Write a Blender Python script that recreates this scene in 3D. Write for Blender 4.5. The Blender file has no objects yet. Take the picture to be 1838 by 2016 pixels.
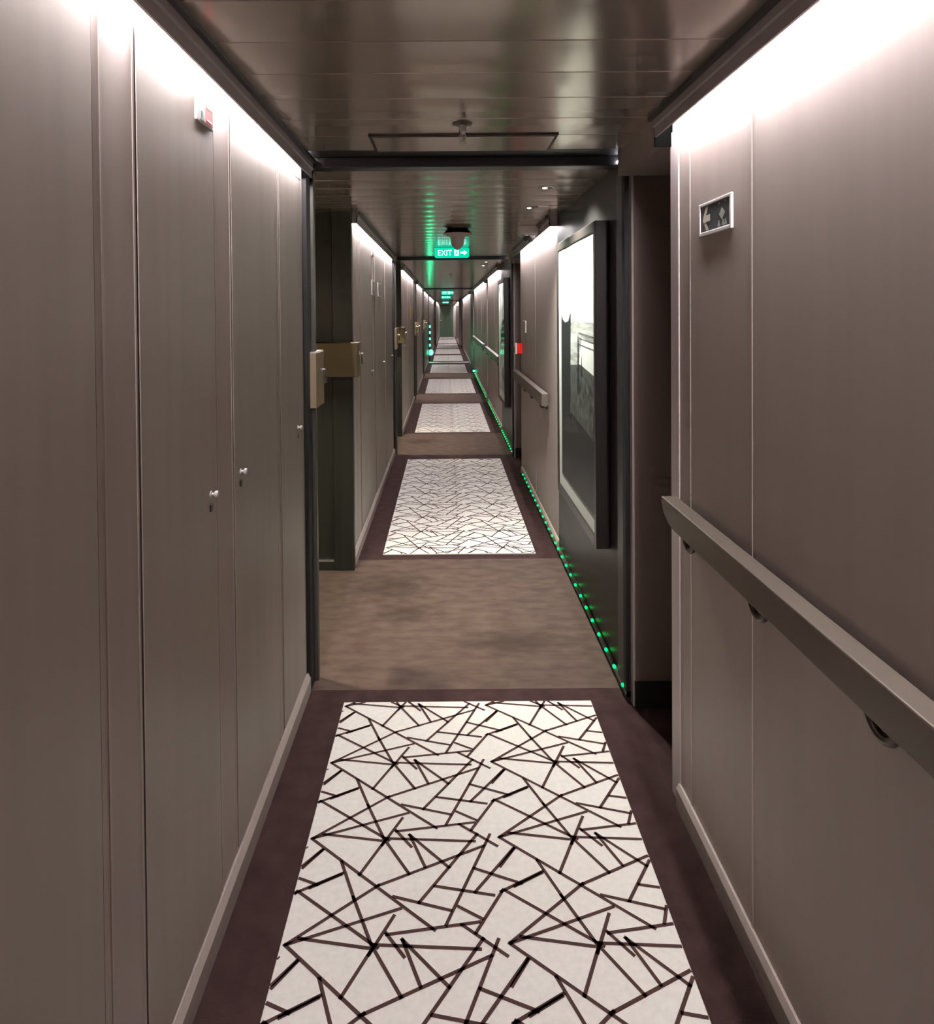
import bpy, bmesh, math, random
from mathutils import Vector, Matrix
random.seed(7)
S = bpy.context.scene
COL = S.collection
PI = math.pi

# ------------------------------------------------------------------ materials
def srgb(r, g, b):
    f = lambda c: (c/255/12.92) if c/255 <= 0.04045 else ((c/255+0.055)/1.055)**2.4
    return (f(r), f(g), f(b), 1)

def mat(name, col, rough=0.5, metal=0.0, noise=0.0, nscale=(20, 20, 20), bump=0.0, bscale=None,
        coat=0.0, emis=None, estr=0.0, spec=0.5, col2=None, detail=3, coat_rough=0.05):
    m = bpy.data.materials.new(name); m.use_nodes = True
    nt = m.node_tree; N = nt.nodes; L = nt.links
    b = N['Principled BSDF']
    b.inputs['Base Color'].default_value = col
    b.inputs['Roughness'].default_value = rough
    b.inputs['Metallic'].default_value = metal
    b.inputs['Specular IOR Level'].default_value = spec
    b.inputs['Coat Weight'].default_value = coat
    b.inputs['Coat Roughness'].default_value = coat_rough
    if emis:
        b.inputs['Emission Color'].default_value = emis
        b.inputs['Emission Strength'].default_value = estr
    if noise > 0 or bump > 0:
        tc = N.new('ShaderNodeNewGeometry')
        mp = N.new('ShaderNodeMapping'); mp.inputs['Scale'].default_value = nscale
        L.new(tc.outputs['Position'], mp.inputs['Vector'])
        nz = N.new('ShaderNodeTexNoise'); nz.inputs['Scale'].default_value = 1.0
        nz.inputs['Detail'].default_value = detail
        L.new(mp.outputs['Vector'], nz.inputs['Vector'])
        if noise > 0:
            r = N.new('ShaderNodeValToRGB')
            if col2 is None:
                a = [max(0, c*(1-noise)) for c in col[:3]]+[1]; c2 = [min(1, c*(1+noise)) for c in col[:3]]+[1]
            else:
                a, c2 = col, col2
            r.color_ramp.elements[0].position = 0.3; r.color_ramp.elements[1].position = 0.7
            r.color_ramp.elements[0].color = a; r.color_ramp.elements[1].color = c2
            L.new(nz.outputs['Fac'], r.inputs['Fac']); L.new(r.outputs['Color'], b.inputs['Base Color'])
        if bump > 0:
            n2 = nz
            if bscale:
                mp2 = N.new('ShaderNodeMapping'); mp2.inputs['Scale'].default_value = bscale
                L.new(tc.outputs['Position'], mp2.inputs['Vector'])
                n2 = N.new('ShaderNodeTexNoise'); n2.inputs['Scale'].default_value = 1.0
                L.new(mp2.outputs['Vector'], n2.inputs['Vector'])
            bp = N.new('ShaderNodeBump'); bp.inputs['Strength'].default_value = bump
            bp.inputs['Distance'].default_value = 0.002
            L.new(n2.outputs['Fac'], bp.inputs['Height']); L.new(bp.outputs['Normal'], b.inputs['Normal'])
    return m

def add_stains(m, spots):
    nt = m.node_tree; N = nt.nodes; L = nt.links; b = N['Principled BSDF']
    src = b.inputs['Base Color'].links[0].from_socket
    g = N.new('ShaderNodeNewGeometry'); acc = None
    for (x, y, rx, ry) in spots:
        mp = N.new('ShaderNodeMapping'); mp.vector_type = 'POINT'
        mp.inputs['Scale'].default_value = (1/rx, 1/ry, 0); mp.inputs['Location'].default_value = (-x/rx, -y/ry, 0)
        L.new(g.outputs['Position'], mp.inputs['Vector'])
        nz = N.new('ShaderNodeTexNoise'); nz.inputs['Scale'].default_value = 2.2; nz.inputs['Detail'].default_value = 5; L.new(mp.outputs['Vector'], nz.inputs['Vector'])
        ln = N.new('ShaderNodeVectorMath'); ln.operation = 'LENGTH'; L.new(mp.outputs['Vector'], ln.inputs[0])
        ad = N.new('ShaderNodeMath'); ad.operation = 'MULTIPLY_ADD'; L.new(nz.outputs['Fac'], ad.inputs[0]); ad.inputs[1].default_value = 1.6; L.new(ln.outputs['Value'], ad.inputs[2])
        mr = N.new('ShaderNodeMapRange'); mr.inputs['From Min'].default_value = 1.0; mr.inputs['From Max'].default_value = 1.9
        mr.inputs['To Min'].default_value = 0.62; mr.inputs['To Max'].default_value = 0.0; L.new(ad.outputs[0], mr.inputs['Value'])
        if acc is None: acc = mr.outputs[0]
        else:
            mx = N.new('ShaderNodeMath'); mx.operation = 'MAXIMUM'; L.new(acc, mx.inputs[0]); L.new(mr.outputs[0], mx.inputs[1]); acc = mx.outputs[0]
    mi = N.new('ShaderNodeMix'); mi.data_type = 'RGBA'; L.new(acc, mi.inputs['Factor']); L.new(src, mi.inputs['A']); mi.inputs['B'].default_value = (0.03, 0.02, 0.016, 1)
    L.new(mi.outputs['Result'], b.inputs['Base Color'])

def emat(name, col, strength):
    m = bpy.data.materials.new(name); m.use_nodes = True
    nt = m.node_tree
    for n in list(nt.nodes): nt.nodes.remove(n)
    e = nt.nodes.new('ShaderNodeEmission'); e.inputs['Color'].default_value = col; e.inputs['Strength'].default_value = strength
    o = nt.nodes.new('ShaderNodeOutputMaterial'); nt.links.new(e.outputs[0], o.inputs[0])
    return m

M = {}
M['wall'] = mat('taupe_laminate', (0.42, 0.355, 0.32, 1), 0.45, noise=0.03, nscale=(25, 25, 1.2), bump=0.02, bscale=(400, 400, 6))
M['strip'] = mat('pale_seam_metal', (0.46, 0.39, 0.36, 1), 0.35, metal=0.1)
M['post'] = mat('pale_corner_post', (0.62, 0.54, 0.53, 1), 0.35)
M['gap'] = mat('dark_gap', (0.03, 0.018, 0.018, 1), 0.7)
M['door'] = mat('taupe_door_laminate', (0.405, 0.358, 0.315, 1), 0.42, noise=0.05, nscale=(18, 18, 1.0), bump=0.04, bscale=(400, 400, 6))
M['fascia'] = mat('grey_fascia', (0.42, 0.375, 0.385, 1), 0.4)
M['fascia_dark'] = mat('dark_grey_fascia', (0.07, 0.066, 0.07, 1), 0.35, metal=0.3)
M['charcoal'] = mat('charcoal_panel', (0.013, 0.0125, 0.0125, 1), 0.42, noise=0.1, nscale=(10, 10, 1))
M['greendark'] = mat('dark_green_grey_panel', (0.022, 0.025, 0.019, 1), 0.4, noise=0.15, nscale=(25, 25, 1))
M['frame_steel'] = mat('dark_steel', (0.06, 0.058, 0.062, 1), 0.35, metal=0.4)
M['black'] = mat('black_gasket', (0.006, 0.006, 0.007, 1), 0.6)
M['capblack'] = mat('matt_black', (0.002, 0.002, 0.002, 1), 0.9, spec=0.0)
M['walldark'] = mat('dark_brown_laminate', (0.15, 0.11, 0.095, 1), 0.5)  # wall taupe darkened by the cast shade of the alcoves
M['jamb'] = mat('grey_green_jamb', (0.075, 0.072, 0.06, 1), 0.4, metal=0.2)
M['ceil'] = mat('bronze_ceiling_plank', (0.60, 0.525, 0.455, 1), 0.165, metal=0.62, noise=0.04, nscale=(3, 6, 1), bump=0.0)
M['lobby'] = mat('brown_lobby_carpet', (0.068, 0.046, 0.039, 1), 0.95, noise=1, nscale=(9, 20, 5), col2=(0.102, 0.073, 0.058, 1), bump=0.9, bscale=(500, 500, 200), spec=0.1, detail=8)
M['carpet'] = mat('dark_plum_carpet', (0.034, 0.018, 0.018, 1), 0.95, noise=1, nscale=(14, 14, 5), col2=(0.054, 0.030, 0.029, 1), bump=0.9, bscale=(500, 500, 200), spec=0.1, detail=8)
add_stains(M['lobby'], [(-0.30, 3.62, 0.26, 0.20), (-0.22, 3.30, 0.18, 0.12), (0.28, 3.0, 0.3, 0.12), (-0.30, 7.75, 0.22, 0.18)])
M['rug'] = mat('cream_rug_pile', (0.68, 0.65, 0.60, 1), 0.95, noise=0.05, nscale=(60, 60, 5), bump=0.3, bscale=(900, 900, 100), spec=0.1)
M['rugline'] = mat('brown_rug_line', (0.06, 0.032, 0.03, 1), 0.95, spec=0.1)
M['rail'] = mat('bronze_rail', (0.15, 0.125, 0.10, 1), 0.4, metal=0.25)
M['dkmetal'] = mat('dark_bracket_metal', (0.09, 0.075, 0.06, 1), 0.3, metal=0.8)
M['tan'] = mat('tan_bronze', (0.36, 0.28, 0.18, 1), 0.4, metal=0.3)  # lit copy of the lock case bronze, for the near cases
M['bronze'] = mat('olive_bronze', (0.15, 0.12, 0.062, 1), 0.42, metal=0.4)  # shaded copy for the far cases, recess shade put into the colour
M['chrome'] = mat('chrome', (0.75, 0.74, 0.72, 1), 0.18, metal=1.0)
M['knob'] = mat('bright_nickel', (0.85, 0.82, 0.80, 1), 0.3, metal=0.35)
M['silver'] = mat('satin_silver', (0.6, 0.59, 0.58, 1), 0.3, metal=0.8)
M['white'] = mat('white_plastic', (0.88, 0.85, 0.85, 1), 0.4)
M['signwhite'] = mat('white_sign_frame', (0.85, 0.80, 0.79, 1), 0.35)
M['signdark'] = mat('dark_green_sign', (0.05, 0.065, 0.07, 1), 0.35)
M['glowpaint'] = mat('cream_sign_print', (0.80, 0.76, 0.64, 1), 0.5)
M['greypaint'] = mat('grey_sign_print', (0.50, 0.54, 0.50, 1), 0.5)
M['red'] = mat('red_plastic', (0.85, 0.02, 0.015, 1), 0.35)
M['redprint'] = mat('red_sign_print', (0.65, 0.16, 0.15, 1), 0.5)
M['gold'] = mat('gold_plate', (0.62, 0.42, 0.12, 1), 0.35, metal=0.6)
M['picframe'] = mat('black_brown_picture_frame', (0.028, 0.023, 0.021, 1), 0.35, metal=0.1)
M['print_white'] = mat('white_print', (0.80, 0.84, 0.79, 1), 0.5, coat=0.05, spec=0.25)
M['print_plume'] = mat('pale_grey_print', (0.42, 0.44, 0.41, 1), 0.5, noise=1, nscale=(14, 9, 5), col2=(0.82, 0.86, 0.8, 1), coat=0.05, spec=0.25, detail=6)
M['print_mid'] = mat('grey_water_print', (0.22, 0.24, 0.22, 1), 0.5, noise=1, nscale=(10, 4, 45), col2=(0.62, 0.66, 0.6, 1), coat=0.05, spec=0.25, detail=6)
M['print_dark'] = mat('charcoal_print', (0.02, 0.024, 0.024, 1), 0.4, coat=0.05, spec=0.25)
M['print_tex'] = mat('mottled_dark_print', (0.02, 0.024, 0.022, 1), 0.4, noise=1, nscale=(30, 30, 25), col2=(0.13, 0.145, 0.13, 1), coat=0.05, spec=0.25, detail=8)
M['print_blot'] = mat('blotched_print', (0.03, 0.035, 0.033, 1), 0.4, noise=1, nscale=(5, 7, 6), col2=(0.8, 0.84, 0.79, 1), coat=0.05, spec=0.25, detail=8)
M['enddoor'] = mat('dark_green_door', (0.07, 0.12, 0.075, 1), 0.45)
M['glassbulb'] = mat('glass_bulb', (0.7, 0.65, 0.6, 1), 0.1, metal=0.5)
M['domeblack'] = mat('smoked_dome', (0.01, 0.01, 0.012, 1), 0.08, coat=1.0)
M['detector'] = mat('pale_detector_plastic', (0.42, 0.37, 0.36, 1), 0.45)
M['cove'] = emat('led_cove_emitter', (1.0, 0.93, 0.96, 1), 135)
M['cove_small'] = emat('led_jamb_emitter', (0.95, 0.9, 1.0, 1), 45)
M['greenled'] = emat('green_led', (0.0, 1.0, 0.13, 1), 5)
M['bigled'] = emat('aqua_led', (0.02, 1.0, 0.42, 1), 28)
M['exitgreen'] = emat('exit_green', (0.0, 0.72, 0.42, 1), 1.15)
M['exitwhite'] = emat('exit_white', (0.55, 1.0, 0.9, 1), 2.2)
M['lamp'] = emat('warm_lamp_face', (1.0, 0.9, 0.75, 1), 12)

# ------------------------------------------------------------------ mesh builder
class MB:
    def __init__(s): s.v = []; s.f = []; s.mi = []; s.mats = []
    def _m(s, m):
        if m not in s.mats: s.mats.append(m)
        return s.mats.index(m)
    def add(s, vs, fs, m):
        o = len(s.v); k = s._m(m)
        s.v += [tuple(v) for v in vs]
        for f in fs: s.f.append([o+i for i in f]); s.mi.append(k)
        return s
    def box(s, x0, x1, y0, y1, z0, z1, m, b=0.0):
        if b <= 0:
            vs = [(x, y, z) for x in (x0, x1) for y in (y0, y1) for z in (z0, z1)]
            fs = [(0, 1, 3, 2), (4, 6, 7, 5), (0, 4, 5, 1), (2, 3, 7, 6), (0, 2, 6, 4), (1, 5, 7, 3)]
            return s.add(vs, fs, m)
        bm = bmesh.new(); bmesh.ops.create_cube(bm, size=1)
        bmesh.ops.scale(bm, vec=(x1-x0, y1-y0, z1-z0), verts=bm.verts)
        bmesh.ops.translate(bm, vec=((x0+x1)/2, (y0+y1)/2, (z0+z1)/2), verts=bm.verts)
        bmesh.ops.bevel(bm, geom=list(bm.edges), offset=b, segments=2, profile=0.5, affect='EDGES')
        bm.verts.index_update()
        s.add([v.co[:] for v in bm.verts], [[v.index for v in f.verts] for f in bm.faces], m); bm.free()
        return s
    def prism(s, pts, axis, a0, a1, m):
        # pts: 2D outline; axis 'x': pts=(y,z); 'y': pts=(x,z); 'z': pts=(x,y)
        def P(p, a):
            return (a, p[0], p[1]) if axis == 'x' else ((p[0], a, p[1]) if axis == 'y' else (p[0], p[1], a))
        n = len(pts)
        vs = [P(p, a0) for p in pts]+[P(p, a1) for p in pts]
        fs = [list(range(n))[::-1], list(range(n, 2*n))]+[(i, (i+1) % n, n+(i+1) % n, n+i) for i in range(n)]
        return s.add(vs, fs, m)
    def lathe(s, prof, c, m, n=24, axis='z'):
        vs = []; fs = []
        for r, h in prof:
            for k in range(n):
                a = 2*PI*k/n; p = (r*math.cos(a), r*math.sin(a), h)
                if axis == 'x': p = (p[2], p[0], p[1])
                if axis == 'y': p = (p[0], p[2], p[1])
                vs.append((c[0]+p[0], c[1]+p[1], c[2]+p[2]))
        for j in range(len(prof)-1):
            for k in range(n):
                fs.append((j*n+k, j*n+(k+1) % n, (j+1)*n+(k+1) % n, (j+1)*n+k))
        fs.append(list(range(n))); fs.append([(len(prof)-1)*n+k for k in range(n)][::-1])
        return s.add(vs, fs, m)
    def tube(s, pts, r, m, n=10):
        vs = []; fs = []; P = [Vector(p) for p in pts]
        for i, p in enumerate(P):
            t = (P[min(i+1, len(P)-1)]-P[max(i-1, 0)]).normalized()
            u = t.cross(Vector((1, 0, 0)))
            if u.length < 0.1: u = t.cross(Vector((0, 0, 1)))
            u.normalize(); w = t.cross(u)
            for k in range(n):
                a = 2*PI*k/n; vs.append(tuple(p+u*r*math.cos(a)+w*r*math.sin(a)))
        for i in range(len(P)-1):
            for k in range(n): fs.append((i*n+k, i*n+(k+1) % n, (i+1)*n+(k+1) % n, (i+1)*n+k))
        fs.append(list(range(n))); fs.append([(len(P)-1)*n+k for k in range(n)])
        return s.add(vs, fs, m)
    def build(s, name, parent=None, smooth=False, origin=None):
        if origin is None:
            origin = (0, 0, 0)
        me = bpy.data.meshes.new(name)
        me.from_pydata([(v[0]-origin[0], v[1]-origin[1], v[2]-origin[2]) for v in s.v], [], s.f)
        for k in s.mats: me.materials.append(M[k])
        for p, k in zip(me.polygons, s.mi): p.material_index = k
        bm = bmesh.new(); bm.from_mesh(me); bmesh.ops.recalc_face_normals(bm, faces=bm.faces); bm.to_mesh(me); bm.free()
        if smooth:
            for p in me.polygons: p.use_smooth = True
            try: me.set_sharp_from_angle(angle=math.radians(38))
            except Exception: pass
        o = bpy.data.objects.new(name, me); COL.objects.link(o)
        if parent is not None:
            o.parent = parent
            o.location = Vector(origin)-parent.location
        else:
            o.location = origin
        return o

def tag(o, label=None, cat=None, group=None, kind=None):
    if label: o['label'] = label
    if cat: o['category'] = cat
    if group: o['group'] = group
    if kind: o['kind'] = kind
    return o
def thing(name, loc, label, cat, group=None):
    o = bpy.data.objects.new(name, None); o.empty_display_size = 0.05; COL.objects.link(o); o.location = loc
    return tag(o, label, cat, group)
def struct(mb, name, label, cat, parent=None, smooth=False):
    o = mb.build(name, parent, smooth)
    if parent is None: tag(o, label, cat, kind='structure')
    return o
def copy_thing(src, loc, label, group=None):
    r = src.copy(); COL.objects.link(r); r.location = loc
    if label: r['label'] = label
    if group: r['group'] = group
    for ch in list(src.children):
        c = ch.copy(); COL.objects.link(c); c.parent = r
        for g in list(ch.children):
            d = g.copy(); COL.objects.link(d); d.parent = c
    return r

# ------------------------------------------------------------------ dimensions
XL, XR = -0.565, 0.70
ZC = 2.10
FL, FR = -0.522, 0.645      # cove fascia faces
Y_BACK, Y_END = -3.2, 42.4

# floor
mb = MB(); mb.box(-1.3, 1.4, Y_BACK-0.1, Y_END+0.2, -0.05, 0, 'carpet')
for a, c in ((2.62, 4.02), (7.0, 8.25), (11.1, 12.3), (15.3, 16.6)):
    mb.add([(-1.2, a, 0.001), (XR, a, 0.001), (XR, c, 0.001), (-1.2, c, 0.001)], [(0, 1, 2, 3)], 'lobby')
struct(mb, 'floor', 'plum brown carpet floor running the length of the corridor', 'floor')

# ceiling of slightly bowed planks
def ceiling(y0, y1, label, z=ZC):
    mb = MB(); p = 0.195; n = max(1, round((y1-y0)/p)); p = (y1-y0)/n; seg = 6; sag = 0.0017
    X = (-1.3, 1.4); vs = []; fs = []
    for i in range(n):
        a = y0+i*p
        prof = [(a, z+0.004), (a+0.003, z)]
        for k in range(seg+1):
            t = k/seg; prof.append((a+0.004+(p-0.008)*t, z-sag*4*t*(1-t)))
        prof += [(a+p-0.003, z), (a+p, z+0.004)]
        o = len(vs)
        for q in prof: vs += [(X[0], q[0], q[1]), (X[1], q[0], q[1])]
        for k in range(len(prof)-1): fs.append((o+2*k, o+2*k+1, o+2*k+3, o+2*k+2))
    mb.add(vs, fs, 'ceil')
    mb.box(X[0], X[1], y0, y1, z+0.01, z+0.05, 'ceil')
    return struct(mb, 'ceiling', label, 'ceiling', smooth=True)
ceiling(Y_BACK, 2.44, 'bronze plank ceiling of the nearest corridor stretch')
ceiling(2.60, 7.02, 'bronze plank ceiling between the first and second dark cross beams')
ceiling(7.16, 15.8, 'bronze plank ceiling beyond the second dark cross beam')
ceiling(15.95, Y_END, 'bronze plank ceiling of the farthest corridor stretch')

# walls -----------------------------------------------------------------------
def seam(mb, side, y, w=0.006, d=0.0018, z0=0.07, z1=2.09, m='strip', x=None):
    if side == 'L': mb.box((x or XL)-0.002, (x or XL)+d, y-w/2, y+w/2, z0, z1, m)
    else: mb.box((x or XR)-d, (x or XR)+0.002, y-w/2, y+w/2, z0, z1, m)

LW = [(Y_BACK, 2.66), (3.90, 7.03), (8.12, 11.5), (12.2, 15.8), (16.4, 20.7), (21.3, 30.5), (31.2, Y_END)]
LX = [XL, XL, XL, XL, XL, XL, -0.49]
seamsL = [(1.09, 1.204, 1.62, 1.736, 2.20, 2.235, 2.60), (4.15, 4.32, 5.1, 5.6, 6.1, 6.55), (8.6, 9.7, 10.6), (13, 14.5), (18,), (24, 27), (35,)]
wordL = ['nearest left corridor wall of taupe panels with small silver door knobs',
         'left taupe wall just past the first dark recess',
         'left taupe wall past the second dark recess',
         'left taupe wall past the third dark recess',
         'left taupe wall before the column of green lights',
         'pale left wall beyond the column of green lights',
         'farthest left wall beside the green end door']
for (y0, y1), x, se, lab in zip(LW, LX, seamsL, wordL):
    mb = MB(); mb.box(-1.2, x, y0, y1, 0, ZC+0.01, 'wall')
    for y in se: seam(mb, 'L', y, x=x)
    struct(mb, 'wall_left', lab, 'wall')
    b = MB(); b.prism([(x, 0), (x+0.016, 0), (x+0.016, 0.055), (x+0.006, 0.075), (x, 0.075)], 'y', y0+0.01, y1-0.0, 'wall')
    struct(b, 'baseboard_left', 'low taupe skirting under the '+lab.split(' with')[0], 'baseboard')
mb = MB()
for k in range(len(LW)-1):
    mb.box(-1.25, -1.2, LW[k][1], LW[k+1][0], 0, ZC+0.01, 'charcoal')
struct(mb, 'wall_left_recess', 'charcoal back panels inside the left recesses', 'wall')

# right walls : (y0,y1,material)
RW = [(Y_BACK, 2.05, 'wall'), (2.50, 4.13, 'charcoal'), (4.13, 6.23, 'wall'), (6.86, 8.35, 'charcoal'), (8.35, 11.1, 'wall'),
      (11.4, 16.5, 'wall'), (17.2, 19.0, 'charcoal'), (19.0, 27.5, 'wall'), (28.2, 31.0, 'charcoal'), (31.0, 37.5, 'wall'), (37.8, Y_END, 'wall')]
wordR = ['nearest right taupe wall carrying the big bronze handrail',
         'charcoal right wall behind the tall lit picture',
         'right taupe wall carrying the red call point',
         'charcoal right wall behind the second, farther picture',
         'right taupe wall beyond the second picture',
         'right taupe wall carrying the most distant handrails',
         'dark right wall stretch beside the green floor lamp',
         'pale right wall far down the corridor',
         'dark stretch of right wall deep in the corridor',
         'far right wall before the last lit stretch',
         'last right wall beside the green end door']
seamsR = [(1.517, 1.90), (), (5.2,), (), (9.6,), (13.2, 14.8), (), (22, 25), (), (34,), (40,)]
for (y0, y1, m), lab, se in zip(RW, wordR, seamsR):
    x = XR if y0 < 30 else 0.6
    mb = MB(); mb.box(x, 1.35, y0, y1, 0, ZC+0.01, 'wall')
    if m == 'charcoal': mb.box(x-0.004, x, y0+0.03, y1, 0.0, ZC+0.01, 'charcoal')
    for y in se: seam(mb, 'R', y, x=x)
    if y0 == Y_BACK:   # bull-nosed pale corner post
        mb.box(x-0.004, x+0.001, 1.985, 2.054, 0.0, 2.05, 'post', 0.0015)
    struct(mb, 'wall_right', lab, 'wall')
    if m == 'wall':
        b = MB(); b.prism([(x, 0), (x-0.014, 0), (x-0.014, 0.055), (x-0.006, 0.07), (x, 0.07)], 'y', y0+0.005, y1-0.06, 'wall')
        struct(b, 'baseboard_right', 'low taupe skirting under the '+lab, 'baseboard')
mb = MB(); mb.box(1.35, 1.40, Y_BACK, Y_END, 0, ZC+0.01, 'charcoal')
struct(mb, 'wall_right_recess', 'dark back panel inside the right cabin door recesses', 'wall')

# black skirting and lintels in the right alcoves
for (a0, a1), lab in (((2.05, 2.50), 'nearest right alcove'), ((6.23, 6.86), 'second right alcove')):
    b = MB(); b.box(0.705, 1.35, a1-0.012, a1, 0, 0.098, 'black')
    struct(b, 'baseboard_right', 'black skirting inside the '+lab, 'baseboard')
    b = MB(); b.box(0.708, 1.35, a1-0.004, a1, 0.098, 2.012, 'walldark')  # added panel, the alcove's shade is put into its colour
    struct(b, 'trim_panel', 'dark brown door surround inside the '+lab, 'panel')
    b = MB(); b.box(0.65, 1.35, a0, a1-0.0, 2.012, ZC+0.01, 'wall')
    struct(b, 'trim_lintel', 'taupe lintel over the '+lab, 'lintel')
# remaining thin gaps on the right get lintels too
for a0, a1 in ((11.1, 11.4), (16.5, 17.2), (27.5, 28.2), (37.5, 37.8)):
    b = MB(); b.box(0.65, 1.35, a0, a1, 2.012, ZC+0.01, 'wall'); struct(b, 'trim_lintel', 'taupe lintel over the right gap %s' % {11.1: 'after the second picture', 16.5: 'by the green floor lamp', 27.5: 'deep in the corridor', 37.5: 'near the end door'}[a0], 'lintel')

# dark fire-door posts / recess end panels on the left
for k in range(1, len(LW)):
    y = LW[k][0]; xx = LX[k]
    nm = ['', 'first', 'second', 'third', 'fourth', 'fifth', 'sixth'][k]
    b = MB(); b.box(-1.2, -0.665, y-0.03, y, 0.06, ZC, 'greendark'); b.box(-1.2, -0.665, y-0.045, y, 0.0, 0.052, 'greendark')
    b.box(-1.2, -0.665, y-0.046, y-0.03, 0.052, 0.060, 'silver')
    struct(b, 'door_%d' % (20+k), 'charcoal panel closing the far side of the %s left recess' % nm, 'door')
    b = MB(); b.box(-0.665, xx+0.018, y-0.05, y, 0, ZC, 'greendark', 0.004)
    struct(b, 'trim_post', 'dark post at the far corner of the %s left recess' % nm, 'post')
for y, nm in ((2.66, 'first'), (7.03, 'second'), (11.5, 'third'), (15.8, 'fourth'), (20.7, 'fifth')):
    b = MB(); b.box(-0.60, -0.548, y-0.045, y+0.03, 0, ZC, 'black'); b.box(-0.60, -0.533, y+0.03, y+0.06, 0, ZC, 'jamb', 0.004)
    struct(b, 'trim_jamb', 'dark jamb at the near edge of the %s left recess' % nm, 'door jamb')

# cross beams (fire door heads)
for y, nm in ((2.60, 'nearest'), (7.09, 'second'), (15.86, 'third'), (31.0, 'farthest')):
    b = MB(); b.box(-0.60, 0.70, y-0.16, y+0.0, ZC+0.012, ZC+0.05, 'black')
    b.box(-0.60, 0.70, y, y+0.07, 2.073, ZC+0.05, 'frame_steel', 0.004)
    struct(b, 'trim_beam', '%s dark cross beam under the ceiling' % nm, 'beam')
# narrow glossy jamb on the right with its own little cove lamp
for y, nm in ((2.56, 'first'), (6.92, 'second')):
    b = MB(); b.box(0.684, 0.697, y+0.012, y+0.10, 0, 2.05, 'frame_steel', 0.002)
    b.box(0.682, 0.697, y-0.03, y+0.010, 0, 2.09, 'black')
    struct(b, 'trim_jamb', 'dark glossy jamb on the right at the %s cross beam' % nm, 'door jamb')

# cove fascias and their light strips
def cove(side, y0, y1, lab, x=None):
    wall = x if x is not None else (XL if side == 'L' else XR)
    sg = 1 if side == 'L' else -1
    f = wall+sg*(0.043 if side == 'L' else 0.055)
    b = MB()
    P = [(f-sg*0.006, 2.036), (f, 2.036), (f, 2.066), (f+sg*0.006, 2.069), (f+sg*0.006, ZC), (f-sg*0.006, ZC)]
    b.prism(P, 'y', y0, y1, 'fascia')
    b.box(min(f+sg*0.006, f+sg*0.02), max(f+sg*0.006, f+sg*0.02), y0, y1, ZC-0.012, ZC, 'fascia_dark')
    xa, xb = min(wall, f), max(wall, f)
    for (c0, c1, mm) in ((y0, y0+0.003, 'fascia'), (y0+0.003, y0+0.006, 'capblack'), (y1-0.006, y1-0.001, 'capblack'), (y1-0.001, y1, 'fascia')):
        b.box(xa, xb, c0, c1, 2.037 if side == 'L' or c0 < y1-0.01 else 2.008, ZC, mm)
    struct(b, 'trim_cove', 'grey cove fascia above the '+lab, 'trim')
    e = MB(); gw = 0.034 if side == 'L' else 0.046
    e.box(min(wall+sg*0.012, wall+sg*gw), max(wall+sg*0.012, wall+sg*gw), y0+0.045, y1-0.06, ZC-0.016, ZC-0.006, 'cove')
    o = e.build('cove_light')
    tag(o, 'white cove light strip washing down the '+lab, 'light', 'cove light strips')
for k in range(len(LW)):
    y0, y1 = LW[k]
    cove('L', y0+0.02, y1-0.05, wordL[k].split(' of ')[0].split(' carrying')[0].split(' with')[0], LX[k])
for k, (y0, y1, m) in enumerate(RW):
    if m == 'wall':
        cove('R', y0+0.0, y1-0.0, wordR[k], XR if y0 < 30 else 0.6)
for y, nm in ((2.575, 'first'), (6.935, 'second')):
    e = MB(); e.box(0.672, 0.682, y+0.012, y+0.06, 2.084, 2.090, 'cove_small'); o = e.build('cove_light')
    tag(o, 'short white cove light on the right jamb at the %s cross beam' % nm, 'light', 'cove light strips')

# back wall (behind the camera) and end door
b = MB(); b.box(-1.3, 1.4, Y_BACK-0.1, Y_BACK, 0, ZC+0.01, 'wall'); struct(b, 'wall_back', 'taupe wall closing the corridor behind the viewer', 'wall')
b = MB(); b.box(-1.3, 1.4, Y_END, Y_END+0.1, 0, ZC+0.01, 'wall'); struct(b, 'wall_end', 'wall around the far end door', 'wall')
b = MB(); b.box(-0.43, 0.46, Y_END-0.04, Y_END, 0, 2.03, 'enddoor', 0.004)
d = struct(b, 'door_1', 'dark green end door closing the corridor far away', 'door')
b = MB(); b.box(-0.36, -0.26, Y_END-0.075, Y_END-0.04, 1.03, 1.06, 'chrome', 0.004); b.build('handle', d)
b = MB(); b.box(XL, XR, 20.15, 20.28, 0, 0.012, 'silver', 0.003)
struct(b, 'trim_threshold', 'thin metal threshold across the far carpet', 'threshold')

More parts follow.
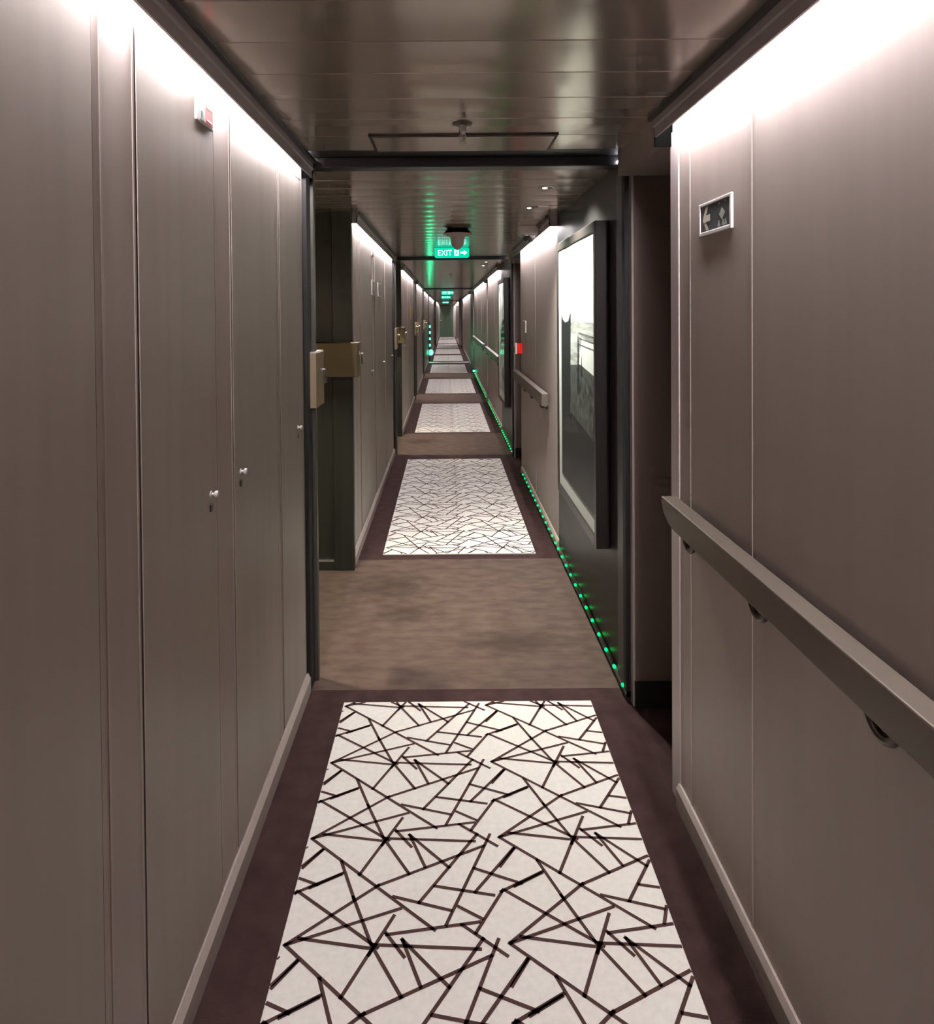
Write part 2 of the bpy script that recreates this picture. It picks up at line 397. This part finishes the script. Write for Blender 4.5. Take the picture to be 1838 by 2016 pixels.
# access doors in the left wall, each with a small knob -------------------------
kn = None
ACC = [(0.08, 0.56, 0.52), (0.62, 1.06, 0.70), (1.215, 1.612, 1.568), (1.745, 2.19, 1.795), (2.245, 2.585, 2.49),
       (4.34, 5.0, 4.95), (5.25, 5.98, 5.90), (6.12, 6.85, 6.76), (8.35, 8.95, 8.86), (10.2, 10.98, 10.9), (12.6, 13.3, 13.2), (14.7, 15.4, 15.3)]
for i, (a, c, ky) in enumerate(ACC):
    b = MB(); x = XL
    zt = 2.018
    b.box(x-0.001, x+0.003, a, c, 0.085, zt, 'door', 0.0008)
    b.box(x-0.001, x+0.0012, a-0.004, c+0.004, zt, zt+0.006, 'gap')
    b.box(x-0.001, x+0.0012, a-0.004, a, 0.085, zt, 'gap'); b.box(x-0.001, x+0.0012, c, c+0.004, 0.085, zt, 'gap')
    d = struct(b, 'door_%d' % (i+2), 'flush taupe access door in the left wall', 'door')
    pos = ['leftmost of the near wall, past the frame edge', 'with its knob at the left edge of the near wall', 'wide one under the small red sign, knob at right edge',
           'second before the first recess, knob at left edge', 'last one before the first dark recess', 'first past the first recess',
           'middle one between first and second recess', 'last one before the second recess', 'first past the second recess', 'last one before the third recess',
           'first past the third recess', 'last one before the fourth recess'][i]
    d['label'] = 'flush taupe left wall door, '+pos
    k = MB(); k.lathe([(0.0075, 0), (0.0075, 0.002), (0.0035, 0.003), (0.0035, 0.008), (0.0075, 0.010), (0.0085, 0.013), (0.007, 0.017), (0.002, 0.019)], (x+0.003, ky, 1.075), 'knob', 16, 'x')
    k.build('knob', d, True)
    k = MB(); k.box(x+0.003, x+0.006, ky-0.007, ky+0.007, 1.034, 1.052, 'dkmetal', 0.001); k.build('latch_plate', d)

# rugs ---------------------------------------------------------------------------
SEG = [(270,228,690,458),(375,290,420,380),(420,380,485,497),(525,230,440,318),(525,235,605,318),(610,220,740,302),(610,222,660,300),
 (310,215,505,233),(840,220,645,390),(885,222,735,445),(860,250,500,350),(500,350,205,490),(370,322,275,352),(305,258,245,300),
 (235,365,500,500),(560,378,745,412),(700,352,890,375),(965,258,835,365),(835,308,985,345),(1060,318,925,365),
 (925,365,835,465),(780,405,850,432),(555,428,480,515),(575,408,205,492),(540,470,840,442),(500,495,840,507),(535,470,590,521),(790,450,930,521)]
def zf(u, v):
    px = 560+u/2.356; py = 1300+v/2.356
    Y = 1950.0/(py-617); return ((px-878)*Y/1300, Y)
def ext(s, e=0.008):
    x0, y0, x1, y1 = s; l = math.hypot(x1-x0, y1-y0); dx, dy = (x1-x0)/l*e, (y1-y0)/l*e
    return (x0-dx, y0-dy, x1+dx, y1+dy)
SEGW = [ext(zf(a, b)+zf(c, d)) for a, b, c, d in SEG]
PX, PY = 0.533, 0.318
def clip(p, q, x0, x1, y0, y1):
    t0, t1 = 0.0, 1.0; dx, dy = q[0]-p[0], q[1]-p[1]
    for pp, qq in ((-dx, p[0]-x0), (dx, x1-p[0]), (-dy, p[1]-y0), (dy, y1-p[1])):
        if abs(pp) < 1e-9:
            if qq < 0: return None
        else:
            r = qq/pp
            if pp < 0: t0 = max(t0, r)
            else: t1 = min(t1, r)
    if t0 >= t1: return None
    return (p[0]+t0*dx, p[1]+t0*dy), (p[0]+t1*dx, p[1]+t1*dy)
def rug(y0, y1, xc, lab, lines=True):
    x0, x1 = xc-0.475, xc+0.475; mb = MB()
    mb.box(x0, x1, y0, y1, -0.002, 0.006, 'rug', 0.002)
    z = 0.0066; w = 0.0044
    if lines:
        ny = int((y1-y0)/PY)+3
        for j in range(-1, ny):
            for i in range(-2, 3):
                for s in SEGW:
                    ox, oy = i*PX, -j*PY+(y1-2.53)
                    c = clip((s[0]+ox, s[1]+oy), (s[2]+ox, s[3]+oy), x0+0.002, x1-0.002, y0+0.002, y1-0.002)
                    if not c: continue
                    a, b = Vector(c[0]), Vector(c[1]); d = b-a
                    if d.length < 0.004: continue
                    n = Vector((-d.y, d.x)).normalized()*w
                    q = [a+n, b+n, b-n, a-n]
                    mb.add([(p.x, p.y, z) for p in q], [(0, 1, 2, 3)], 'rugline')
    o = mb.build('carpet_runner'); tag(o, lab, 'rug', 'cream patterned runners along the corridor')
RUGS = [(-0.12, 2.53, 'nearest cream runner with crisscross brown lines, cut by the bottom edge'),
        (4.10, 6.78, 'second cream runner from the viewer, beyond the bare brown carpet'),
        (8.33, 10.96, 'third cream crisscross runner from the viewer'),
        (12.4, 15.1, 'fourth cream runner, past the second picture'),
        (16.7, 19.35, 'fifth cream runner, just before the metal threshold'),
        (20.8, 23.6, 'sixth cream runner, just past the metal threshold'),
        (24.5, 27.9, 'seventh cream runner, fourth from the end door'),
        (28.6, 32.4, 'third from last cream runner toward the end door'),
        (33.2, 38.4, 'second to last cream runner toward the end door'),
        (39.2, 41.8, 'last cream runner right before the green end door')]
for i, (a, c, l) in enumerate(RUGS): rug(a, c, 0.070 if i < 4 else 0.052, l)

# handrails -----------------------------------------------------------------------
def bracket(parent, y, x0, x1, zr, xw):
    b = MB(); pts = []
    for k in range(13):
        a = PI*k/12; pts.append((x0+0.022, y+0.034*math.cos(a), zr-0.032*math.sin(a)))
    b.tube(pts, 0.008, 'dkmetal', 10)
    b.tube([(x0+0.022, y, zr-0.030), (xw-0.012, y, zr-0.030), (xw, y, zr-0.030)], 0.006, 'dkmetal', 10)
    b.lathe([(0.018, 0), (0.018, 0.005), (0.014, 0.008)], (xw-0.008, y, zr-0.030), 'dkmetal', 16, 'x')
    b.build('bracket', parent, True)
def handrail(y0, y1, lab, brk, cut=True, x0=0.637, x1=0.682, zt=0.95, h=0.070):
    t = thing('handrail', (0.66, (y0+y1)/2, zt-h), lab, 'handrail', 'bronze handrails on the right wall')
    b = MB()
    P = [(y0, zt-h), (y0, zt)] + [(y1, zt)]
    if cut: P += [(y1-0.002, zt-0.022), (y1-0.02, zt-0.045), (y1-0.06, zt-0.063), (y1-0.10, zt-h)]
    else: P += [(y1, zt-h)]
    b.prism(P, 'x', x0, x1, 'rail'); r = b.build('rail', t)
    bv = r.modifiers.new('bevel', 'BEVEL'); bv.width = 0.003; bv.segments = 2
    for y in brk: bracket(t, y, x0, x1, zt-h, XR)
    return t
handrail(-1.6, 1.97, 'large bronze handrail on the nearest right wall, cut by the frame', (1.80, 1.40, 1.0, 0.6, 0.1, -0.6), True)
handrail(4.45, 6.35, 'bronze handrail below the red call point, beyond the big picture', (6.05, 5.6, 5.15, 4.62), False, h=0.085, zt=0.955)
handrail(8.35, 11.0, 'distant bronze handrail just past the second picture', (8.5, 9.7, 10.8), False, h=0.085)
handrail(11.7, 16.2, 'most distant bronze handrail, near the green floor lamp', (11.9, 13.9, 15.9), False, h=0.085)

# pictures ------------------------------------------------------------------------
def picture(y0, y1, z0, z1, lab, variant):
    x = 0.636; t = thing('framed_picture', (XR-0.002, (y0+y1)/2, z0), lab, 'picture')
    fw = 0.045; b = MB()
    b.box(x, XR-0.004, y0, y0+fw*0.8, z0, z1, 'picframe', 0.003); b.box(x, XR-0.004, y1-fw*0.8, y1, z0, z1, 'picframe', 0.003)
    b.box(x, XR-0.004, y0+fw*0.8, y1-fw*0.8, z0, z0+fw*1.1, 'picframe', 0.003); b.box(x, XR-0.004, y0+fw*0.8, y1-fw*0.8, z1-fw, z1, 'picframe', 0.003)
    b.box(x+0.02, XR-0.004, y0+0.01, y1-0.01, z0+0.01, z1-0.01, 'black')
    b.build('frame', t)
    p = MB(); a0, a1, c0, c1 = y0+fw*0.8, y1-fw*0.8, z0+fw*1.1, z1-fw; xp = x+0.006
    def q(m, pts, d):
        p.add([(xp-d, a1+(a0-a1)*s, zz) for s, zz in pts], [list(range(len(pts)))], m)
    p.box(xp, xp+0.004, a0, a1, c0, c1, 'print_white')
    if variant == 0:
        q('print_plume', [(0.30, 1.46), (0.50, 1.46), (0.66, 1.62), (0.62, 1.75), (0.70, c1), (0.38, c1), (0.34, 1.68)], 0.0006)
        q('print_mid', [(0.10, 0.607), (1, 0.607), (1, 1.452), (0.10, 1.462)], 0.0009)
        q('print_white', [(0.62, 1.24), (1, 1.20), (1, 1.36), (0.7, 1.38)], 0.0012)
        q('print_tex', [(0.10, 0.607), (1, 0.607), (1, 1.22), (0.66, 1.25), (0.40, 1.23), (0.10, 1.24)], 0.0015)
        q('print_dark', [(0.10, 0.607), (1, 0.607), (1, 0.93), (0.6, 0.97), (0.10, 1.0)], 0.0018)
        q('print_dark', [(0.10, 0.95), (0.37, 0.95), (0.40, 1.50), (0.33, 1.455), (0.24, 1.445), (0.17, 1.455), (0.10, 1.49)], 0.0021)
        q('print_dark', [(0.585, 1.1), (0.63, 1.1), (0.62, 1.36), (0.60, 1.40)], 0.0021)
        q('print_dark', [(0.69, 1.2), (0.715, 1.2), (0.70, 1.31)], 0.0021)
        for zz in (1.40, 1.375, 1.345): q('print_dark', [(0.62, zz), (1, zz-0.012), (1, zz-0.009), (0.62, zz+0.003)], 0.0021)
    else:
        q('print_blot', [(0.12, c0+0.09), (1, c0+0.09), (1, c1-0.04), (0.12, c1-0.03)], 0.001)
        q('print_dark', [(0.45, 1.15), (1, 1.2), (1, 1.45), (0.62, 1.40), (0.42, 1.25)], 0.0015)
    p.build('print', t)
picture(2.83, 3.81, 0.482, 1.892, 'tall framed black and white harbour picture on the near charcoal wall', 0)
picture(7.27, 8.12, 0.46, 1.89, 'smaller looking framed blotchy picture farther down the right wall', 1)

# lock boxes in the left recesses ---------------------------------------------------
def lockbox(y, far, lab):
    if not far:
        x0, x1, ya, yb = -0.556, -0.523, y-0.04, y+0.13
    else:
        x0, x1, ya, yb = -0.78, -0.50, y-0.17, y-0.047
    t = thing('door_lock', ((x0+x1)/2, (ya+yb)/2, 1.13), lab, 'door lock', 'bronze door lock cases in the left recesses')
    z0, z1 = (1.122, 1.345) if not far else (1.145, 1.338)
    b = MB(); b.box(x0, x1, ya, yb, z0, z1, 'bronze' if far else 'tan', 0.003); b.build('case', t)
    c = MB(); c.box(x0+0.004, x1-0.002 if not far else x1, ya+0.004, yb-0.003, z1-0.001, z1+0.004, 'silver', 0.001)
    if not far: c.build('top_plate', t)
    h = MB(); ym = (ya+yb)/2
    h.lathe([(0.014, 0), (0.014, 0.005), (0.007, 0.006), (0.007, 0.022), (0.001, 0.024)], (x1, ym, 1.272), 'chrome', 16, 'x')
    h.tube([(x1+0.018, ym, 1.272), (x1+0.020, ym+0.004, 1.25), (x1+0.018, ym+0.006, 1.215)], 0.0075, 'chrome', 12)
    h.build('lever', t, True)
nm = ['first', 'second', 'third', 'fourth']
for k, y in enumerate((2.69, 7.04, 11.51, 15.81)):
    lockbox(y+0.005, False, 'narrow bronze lock case with chrome lever at the near side of the %s left recess' % nm[k])
for k, y in enumerate((3.90, 8.12, 12.2, 16.4)):
    lockbox(y, True, 'wide olive bronze lock case on the far side of the %s left recess' % nm[k])

# signs ----------------------------------------------------------------------------
# exit arrow sign on right wall
t = thing('muster_sign', (XR, 1.71, 1.70), 'small white framed sign with left arrow on the nearest right wall', 'sign')
b = MB(); y0, y1, z0, z1 = 1.612, 1.818, 1.702, 1.790; x = XR
fb = 0.011
b.box(x-0.007, x, y0, y0+fb, z0, z1, 'signwhite', 0.002); b.box(x-0.007, x, y1-fb, y1, z0, z1, 'signwhite', 0.002)
b.box(x-0.007, x, y0+fb, y1-fb, z0, z0+fb, 'signwhite', 0.002); b.box(x-0.007, x, y0+fb, y1-fb, z1-fb*0.8, z1, 'signwhite', 0.002)
b.build('frame', t)
b = MB(); b.box(x-0.005, x, y0+fb, y1-fb, z0+fb, z1-fb*0.8, 'signdark')
def sg(m, pts, d=0.0058):   # s: 0 far(left in photo) .. 1 near(right)
    b.add([(x-d, y1-fb-(y1-y0-2*fb)*s, z0+fb+(z1-z0-1.8*fb)*v) for s, v in pts], [list(range(len(pts)))], m)
sg('glowpaint', [(0.08, 0.47), (0.20, 0.94), (0.29, 0.94), (0.17, 0.47)]); sg('glowpaint', [(0.08, 0.48), (0.17, 0.48), (0.31, 0.03), (0.21, 0.03)])
sg('glowpaint', [(0.10, 0.36), (0.36, 0.36), (0.36, 0.62), (0.12, 0.62)], 0.0062)
sg('greypaint', [(0.76, 0.72), (0.86, 0.52), (0.76, 0.26), (0.66, 0.48)])
for cx, cz in ((0.66, 0.90), (0.86, 0.93)):
    sg('greypaint', [(cx-0.045, cz-0.05), (cx+0.01, cz+0.05), (cx+0.045, cz-0.06), (cx, cz-0.02)])
for cx in (0.66, 0.80, 0.88):
    hh = [(cx+0.028*math.cos(a*PI/4), 0.22+0.04*math.sin(a*PI/4)) for a in range(8)]
    sg('greypaint', hh, 0.006); sg('greypaint', [(cx-0.05, 0.04), (cx+0.05, 0.04), (cx+0.025, 0.18), (cx-0.025, 0.18)], 0.006)
b.build('panel', t)

t = thing('fire_sign', (XL, 1.55, 1.94), 'small red and white sign high on the nearest left wall', 'sign')
b = MB(); b.box(XL+0.002, XL+0.008, 1.495, 1.604, 1.942, 2.000, 'signwhite', 0.002); b.build('frame', t)
b = MB(); b.box(XL+0.007, XL+0.0090, 1.515, 1.541, 1.949, 1.994, 'greypaint'); b.box(XL+0.007, XL+0.0090, 1.550, 1.596, 1.949, 1.994, 'redprint')
for zz in (1.955, 1.985): b.box(XL+0.007, XL+0.0095, 1.556, 1.590, zz, zz+0.004, 'signwhite')
b.box(XL+0.007, XL+0.0095, 1.519, 1.530, 1.955, 1.968, 'signdark')
b.build('panel', t)

def plate(side, y0, y1, z0, z1, m, lab, cat='sign', nm_='wall_sign'):
    b = MB()
    if side == 'L':
        b.box(XL, XL+0.008, y0, y1, z0, z1, m, 0.002)
        if m == 'signwhite': b.box(XL+0.006, XL+0.009, y0+0.02, y1-0.02, z0+0.008, z1-0.008, 'wall')
    else:
        b.box(XR-0.008, XR, y0, y1, z0, z1, m, 0.002)
        if m == 'signwhite': b.box(XR-0.009, XR-0.006, y0+0.02, y1-0.02, z0+0.008, z1-0.008, 'wall')
    tag(b.build(nm_), lab, cat)
plate('L', 5.0, 5.2, 1.645, 1.758, 'signwhite', 'left of two small pale notices on the left wall past the first recess')
plate('L', 5.45, 5.68, 1.645, 1.758, 'signwhite', 'right of two small pale notices on the left wall past the first recess')
plate('L', 5.0, 5.12, 1.94, 2.0, 'signwhite', 'tiny pale sign high under the cove light past the first recess')
plate('R', 5.80, 5.97, 1.325, 1.43, 'signwhite', 'small pale notice just above the red call point')
plate('L', 10.4, 10.95, 1.41, 1.63, 'gold', 'gold plate on the left wall past the second recess')
plate('L', 15.0, 15.5, 1.41, 1.63, 'gold', 'fainter gold plate on the left wall past the third recess')

# red call point
t = thing('call_point', (0.67, 6.14, 1.12), 'bright red call point box beside the second right alcove', 'fire alarm')
b = MB(); b.box(0.652, XR, 6.12, 6.17, 1.122, 1.216, 'red', 0.004); b.build('case', t)
b = MB(); b.box(0.640, 0.652, 6.13, 6.165, 1.118, 1.222, 'white', 0.002); b.build('cover', t)
b = MB(); b.box(0.63, 0.64, 6.13, 6.16, 1.13, 1.19, 'enddoor', 0.002); b.build('side_plate', t)

# exit signs ---------------------------------------------------------------------
def text_mesh(body, size, m):
    cu = bpy.data.curves.new('t', 'FONT'); cu.body = body; cu.size = size; cu.extrude = 0.0006; cu.align_x = 'LEFT'
    o = bpy.data.objects.new('t', cu); COL.objects.link(o)
    dg = bpy.context.evaluated_depsgraph_get(); me = bpy.data.meshes.new_from_object(o.evaluated_get(dg))
    bpy.data.objects.remove(o); me.materials.clear(); me.materials.append(M[m]); return me
def exit_sign(xc, y, z0, lab):
    t = thing('exit_sign', (xc, y, ZC), lab, 'exit sign', 'green exit signs hanging from the ceiling')
    w, h = 0.157, 0.094
    r = 0.018; P = [(xc-w, z0+h), (xc-w, z0+r)]
    for k in range(1, 6): a = PI+PI/2*k/6; P.append((xc-w+r+r*math.cos(a), z0+r+r*math.sin(a)))
    P += [(xc-w+r, z0), (xc+w-r, z0)]
    for k in range(1, 6): a = 1.5*PI+PI/2*k/6; P.append((xc+w-r+r*math.cos(a), z0+r+r*math.sin(a)))
    P += [(xc+w, z0+r), (xc+w, z0+h-0.01), (xc+w-0.01, z0+h)]
    b = MB(); b.prism(P, 'y', y, y+0.012, 'exitgreen'); pan = b.build('panel', t)
    b = MB(); b.box(xc-0.17, xc+0.17, y-0.012, y+0.026, z0+h, z0+h+0.022, 'frame_steel', 0.003); 
    b.box(xc-0.14, xc+0.14, y-0.006, y+0.02, z0+h+0.022, ZC, 'frame_steel'); b.build('mount', t)
    me = text_mesh('EXIT', 0.072, 'exitwhite'); o = bpy.data.objects.new('lettering', me); COL.objects.link(o); o.parent = t
    bx = [v.co.x for v in me.vertices]; s = 0.125/(max(bx)-min(bx))
    o.matrix_parent_inverse = Matrix.Identity(4)
    o.location = (-0.125-min(bx)*s, -0.001, z0+0.020-ZC); o.rotation_euler = (PI/2, 0, 0); o.scale = (s, 1.05, 1)
    b = MB()   # running person in a doorway
    Y = y-0.001
    def q(pts, m='exitwhite'): b.add([(xc+p[0], Y, z0+p[1]) for p in pts], [list(range(len(pts)))], m)
    q([(0.022, 0.018), (0.064, 0.018), (0.064, 0.074), (0.022, 0.074)])
    Y = y-0.0015
    hh = [(0.045+0.005*math.cos(a*PI/4), 0.066+0.005*math.sin(a*PI/4)) for a in range(8)]; q(hh, 'exitgreen')
    q([(0.036, 0.040), (0.047, 0.038), (0.050, 0.058), (0.040, 0.060)], 'exitgreen')
    q([(0.036, 0.042), (0.030, 0.024), (0.035, 0.023), (0.042, 0.040)], 'exitgreen'); q([(0.043, 0.040), (0.054, 0.032), (0.054, 0.022), (0.058, 0.022), (0.058, 0.035), (0.047, 0.044)], 'exitgreen')
    b.build('pictogram', t)
    b = MB(); Y = y-0.001
    b.add([(xc+p[0], Y, z0+p[1]) for p in [(0.078, 0.038), (0.108, 0.038), (0.108, 0.022), (0.140, 0.046), (0.108, 0.070), (0.108, 0.054), (0.078, 0.054)]], [(0, 1, 2, 3, 4, 5, 6)], 'exitwhite')
    b.build('arrow', t)
exit_sign(0.056, 6.0, 2.002, 'nearest lit green exit sign with white arrow')
exit_sign(0.04, 17.0, 1.985, 'second lit green exit sign, beyond the third cross beam')
exit_sign(0.0, 21.8, 1.985, 'third lit green exit sign, smaller and below the second one')
exit_sign(-0.02, 32.0, 1.985, 'tiny last lit green exit sign over the end door')

# ceiling devices ------------------------------------------------------------------
def sprinkler(x, y, lab):
    t = thing('sprinkler_head', (x, y, ZC), lab, 'sprinkler', 'ceiling sprinklers')
    b = MB(); b.lathe([(0.033, 0), (0.032, -0.003), (0.024, -0.006), (0.012, -0.007)], (x, y, ZC), 'dkmetal', 28); b.build('rose', t, True)
    b = MB(); b.lathe([(0.012, -0.006), (0.012, -0.026), (0.009, -0.028), (0.008, -0.036)], (x, y, ZC), 'silver', 20); b.build('body', t, True)
    b = MB()
    b.tube([(x-0.007, y, ZC-0.034), (x-0.010, y, ZC-0.046), (x-0.003, y, ZC-0.060)], 0.0022, 'silver', 8)
    b.tube([(x+0.007, y, ZC-0.034), (x+0.010, y, ZC-0.046), (x+0.003, y, ZC-0.060)], 0.0022, 'silver', 8)
    b.lathe([(0.011, -0.060), (0.012, -0.062), (0.003, -0.064)], (x, y, ZC), 'silver', 16); b.build('frame', t, True)
    b = MB(); b.lathe([(0.002, -0.036), (0.0035, -0.042), (0.0035, -0.054), (0.002, -0.060)], (x, y, ZC), 'glassbulb', 12); b.build('bulb', t, True)
sprinkler(0.056, 2.10, 'chrome sprinkler head hanging in front of the nearest access panel')
sprinkler(0.07, 10.2, 'small distant sprinkler beyond the second cross beam')

# ceiling access panel
b = MB(); z = ZC-0.004
b.box(-0.245, 0.370, 2.235, 2.425, z-0.004, z+0.003, 'ceil', 0.001)
b.box(-0.250, 0.375, 2.222, 2.233, z-0.001, z+0.004, 'gap'); b.box(-0.256, -0.247, 2.222, 2.43, z-0.001, z+0.004, 'gap'); b.box(0.372, 0.381, 2.222, 2.43, z-0.001, z+0.004, 'gap')
tag(b.build('trim_access_panel'), 'rectangular access panel in the nearest ceiling before the cross beam', 'hatch', kind='structure')

# smoke detector with pointed cone
x, y = 0.085, 4.72
t = thing('smoke_detector', (x, y, ZC), 'pale ceiling detector with a black base and pointed cone', 'smoke detector')
b = MB(); b.lathe([(0.072, 0.0), (0.099, -0.031), (0.099, -0.034)], (x, y, ZC), 'capblack', 32); b.build('base', t, True)
b = MB(); b.lathe([(0.101, -0.034), (0.104, -0.036), (0.09, -0.042), (0.060, -0.052), (0.052, -0.062), (0.048, -0.082), (0.043, -0.11), (0.034, -0.125), (0.018, -0.142), (0.004, -0.150)], (x, y, ZC), 'detector', 36); b.build('cone', t, True)

# dome camera
x, y = 0.578, 4.62
t = thing('dome_camera', (x, y, ZC), 'white dome security camera on the ceiling near the right wall', 'security camera')
b = MB(); b.box(x-0.07, x+0.062, y-0.07, y+0.06, ZC-0.058, ZC, 'white', 0.006); b.build('housing', t)
b = MB(); b.lathe([(0.056, -0.056), (0.056, -0.062), (0.050, -0.068)], (x, y, ZC), 'chrome', 28); b.build('ring', t, True)
b = MB(); b.lathe([(0.044, -0.060), (0.044, -0.078), (0.038, -0.094), (0.026, -0.106), (0.010, -0.112), (0.001, -0.113)], (x, y, ZC), 'domeblack', 28); b.build('dome', t, True)

# downlights
def downlight(x, y, lab, power, col=(1, 0.9, 0.72), ang=100, blend=0.6, tilt=None, size=0.025):
    t = thing('downlight', (x, y, ZC), lab, 'light', 'round ceiling downlights')
    b = MB(); b.lathe([(0.043, 0.001), (0.043, -0.003), (0.032, -0.005), (0.031, -0.001)], (x, y, ZC), 'silver', 32); b.build('ring', t, True)
    b = MB(); b.lathe([(0.031, -0.0012), (0.030, -0.0030)], (x, y, ZC), 'black', 24); b.build('baffle', t, True)
    b = MB(); b.lathe([(0.012, -0.0032), (0.010, -0.0060)], (x-0.008, y, ZC), 'lamp', 18); b.build('lamp', t, True)
    L = bpy.data.lights.new('downlight_beam', 'SPOT'); L.energy = power; L.color = col; L.spot_size = math.radians(ang); L.spot_blend = blend; L.shadow_soft_size = size
    o = bpy.data.objects.new('downlight_beam', L); COL.objects.link(o); o.parent = t; o.location = (0, 0, -0.012)
    if tilt: o.rotation_euler = tilt
    return t
R = math.radians
downlight(0.485, 3.18, 'nearer of two ceiling downlights above the big picture', 170, tilt=(0, R(-12), 0), ang=120, blend=1.0, col=(1, 0.98, 0.90))
downlight(0.485, 3.78, 'farther of two ceiling downlights above the big picture', 170, tilt=(0, R(-12), 0), ang=120, blend=1.0, col=(1, 0.98, 0.90))
downlight(0.48, 7.75, 'first small downlight beyond the second cross beam', 70, tilt=(0, R(-12), 0), ang=120, blend=1.0, col=(1, 0.98, 0.90))
downlight(0.48, 8.35, 'second small downlight beyond the second cross beam', 40, ang=110)
downlight(-0.82, 2.86, 'downlight inside the first left recess', 170, col=(1, 0.88, 0.66), ang=84, blend=0.5, tilt=(R(6), R(8), 0))
downlight(-0.82, 7.3, 'downlight inside the second left recess', 170, col=(1, 0.88, 0.66), ang=84, blend=0.5, tilt=(R(6), R(8), 0))
downlight(-0.82, 11.75, 'downlight inside the third left recess', 150, col=(1, 0.88, 0.66), ang=84, blend=0.5, tilt=(R(6), R(8), 0))
downlight(-0.82, 16.0, 'downlight inside the fourth left recess', 150, col=(1, 0.88, 0.66), ang=84, blend=0.5, tilt=(R(6), R(8), 0))

# low green LED strips on the right ------------------------------------------------
def led_strip(y0, y1, lab, pitch=0.137, big=None):
    t = thing('led_strip', (0.69, (y0+y1)/2, 0.0), lab, 'light', 'green low level LED strips')
    x = XR-0.004
    b = MB(); b.prism([(x, 0.018), (x-0.016, 0.018), (x-0.016, 0.030), (x-0.006, 0.040), (x, 0.040)], 'y', y0, y1, 'jamb'); b.build('channel', t)
    src = None; y = y0+0.05
    while y < y1-0.01:
        if src is None:
            e = MB(); e.lathe([(0.002, -0.0085), (0.0055, -0.006), (0.0065, 0), (0.0055, 0.006), (0.002, 0.0085)], (0, 0, 0), 'greenled', 10, 'y')
            src = e.build('led', None, True); o = src; o.parent = t
        else:
            o = src.copy(); COL.objects.link(o); o.parent = t
        o.location = (x-0.0135-0.69, y-(y0+y1)/2, 0.036); y += pitch
    return t
led_strip(2.53, 4.12, 'string of green lights along the floor under the big picture')
led_strip(4.14, 6.10, 'string of green lights along the floor below the red call point')
led_strip(6.94, 8.34, 'string of green lights along the floor under the second picture')
led_strip(8.45, 11.0, 'faint string of green lights past the second picture', pitch=0.2)
led_strip(11.5, 16.3, 'farthest string of green lights near the floor lamp', pitch=0.3)
led_strip(31.5, 41.8, 'green lights at floor level beside the end door', pitch=0.5)  # strip added to tint the far end green
# big lamp at floor level far right
t = thing('floor_lamp_indicator', (0.665, 15.9, 0), 'single bright aqua green light low on the right', 'light')
b = MB(); b.box(0.62, 0.695, 15.92, 15.96, 0.06, 0.16, 'black', 0.004); b.build('case', t)
b = MB(); b.lathe([(0.002, -0.014), (0.02, -0.010), (0.024, 0)], (0.655, 15.92, 0.11), 'bigled', 18, 'y'); b.build('lens', t, True)
# vertical column of lamps on the left
t = thing('light_column', (-0.53, 20.9, 0), 'vertical column of five green lights on the left, far down the corridor', 'light')
b = MB(); b.box(-0.59, -0.50, 20.9, 20.95, 0, 1.25, 'charcoal', 0.004); b.build('post', t)
for k, (z, r) in enumerate(((0.27, 0.085), (0.50, 0.036), (0.70, 0.036), (0.90, 0.036), (1.09, 0.036))):
    b = MB(); b.lathe([(0.002, -0.02), (r*0.8, -0.014), (r, 0)], (-0.53 if r < 0.05 else -0.50, 20.9, z), 'bigled', 18, 'y'); b.build('lamp', t, True)

# ------------------------------------------------------------------ camera
W, H, F = 1838.0, 2016.0, 1304.0
pitch, roll = R(0.8), R(0.45)
Rm = Matrix.Rotation(PI/2-pitch, 3, 'X') @ Matrix.Rotation(-roll, 3, 'Z')
d = Rm.transposed() @ Vector((0, 1, 0))
cam = bpy.data.cameras.new('camera'); co = bpy.data.objects.new('camera', cam); COL.objects.link(co)
cam.sensor_fit = 'HORIZONTAL'; cam.sensor_width = 36; cam.lens = 36*F/W; cam.clip_start = 0.02; cam.clip_end = 200
ux, uy = W/2+F*d.x/-d.z, H/2-F*d.y/-d.z
cam.shift_x = (ux-878)/W; cam.shift_y = (617-uy)/W
co.location = (0, 0, 1.5); co.rotation_euler = Rm.to_euler(); S.camera = co

# ------------------------------------------------------------------ world and look
w = bpy.data.worlds.new('World'); S.world = w; w.use_nodes = True
w.node_tree.nodes['Background'].inputs[0].default_value = (0.5, 0.45, 0.42, 1); w.node_tree.nodes['Background'].inputs[1].default_value = 0.02
S.view_settings.view_transform = 'Standard'; S.view_settings.look = 'None'; S.view_settings.gamma = 1
S.view_settings.use_curve_mapping = False; S.view_settings.exposure = -0.08
S.cycles.max_bounces = 6; S.cycles.diffuse_bounces = 4; S.cycles.glossy_bounces = 3
S.cycles.sample_clamp_indirect = 4
S.cycles.use_denoising = True
S.cycles.use_adaptive_sampling = True; S.cycles.adaptive_threshold = 0.08; S.cycles.adaptive_min_samples = 24
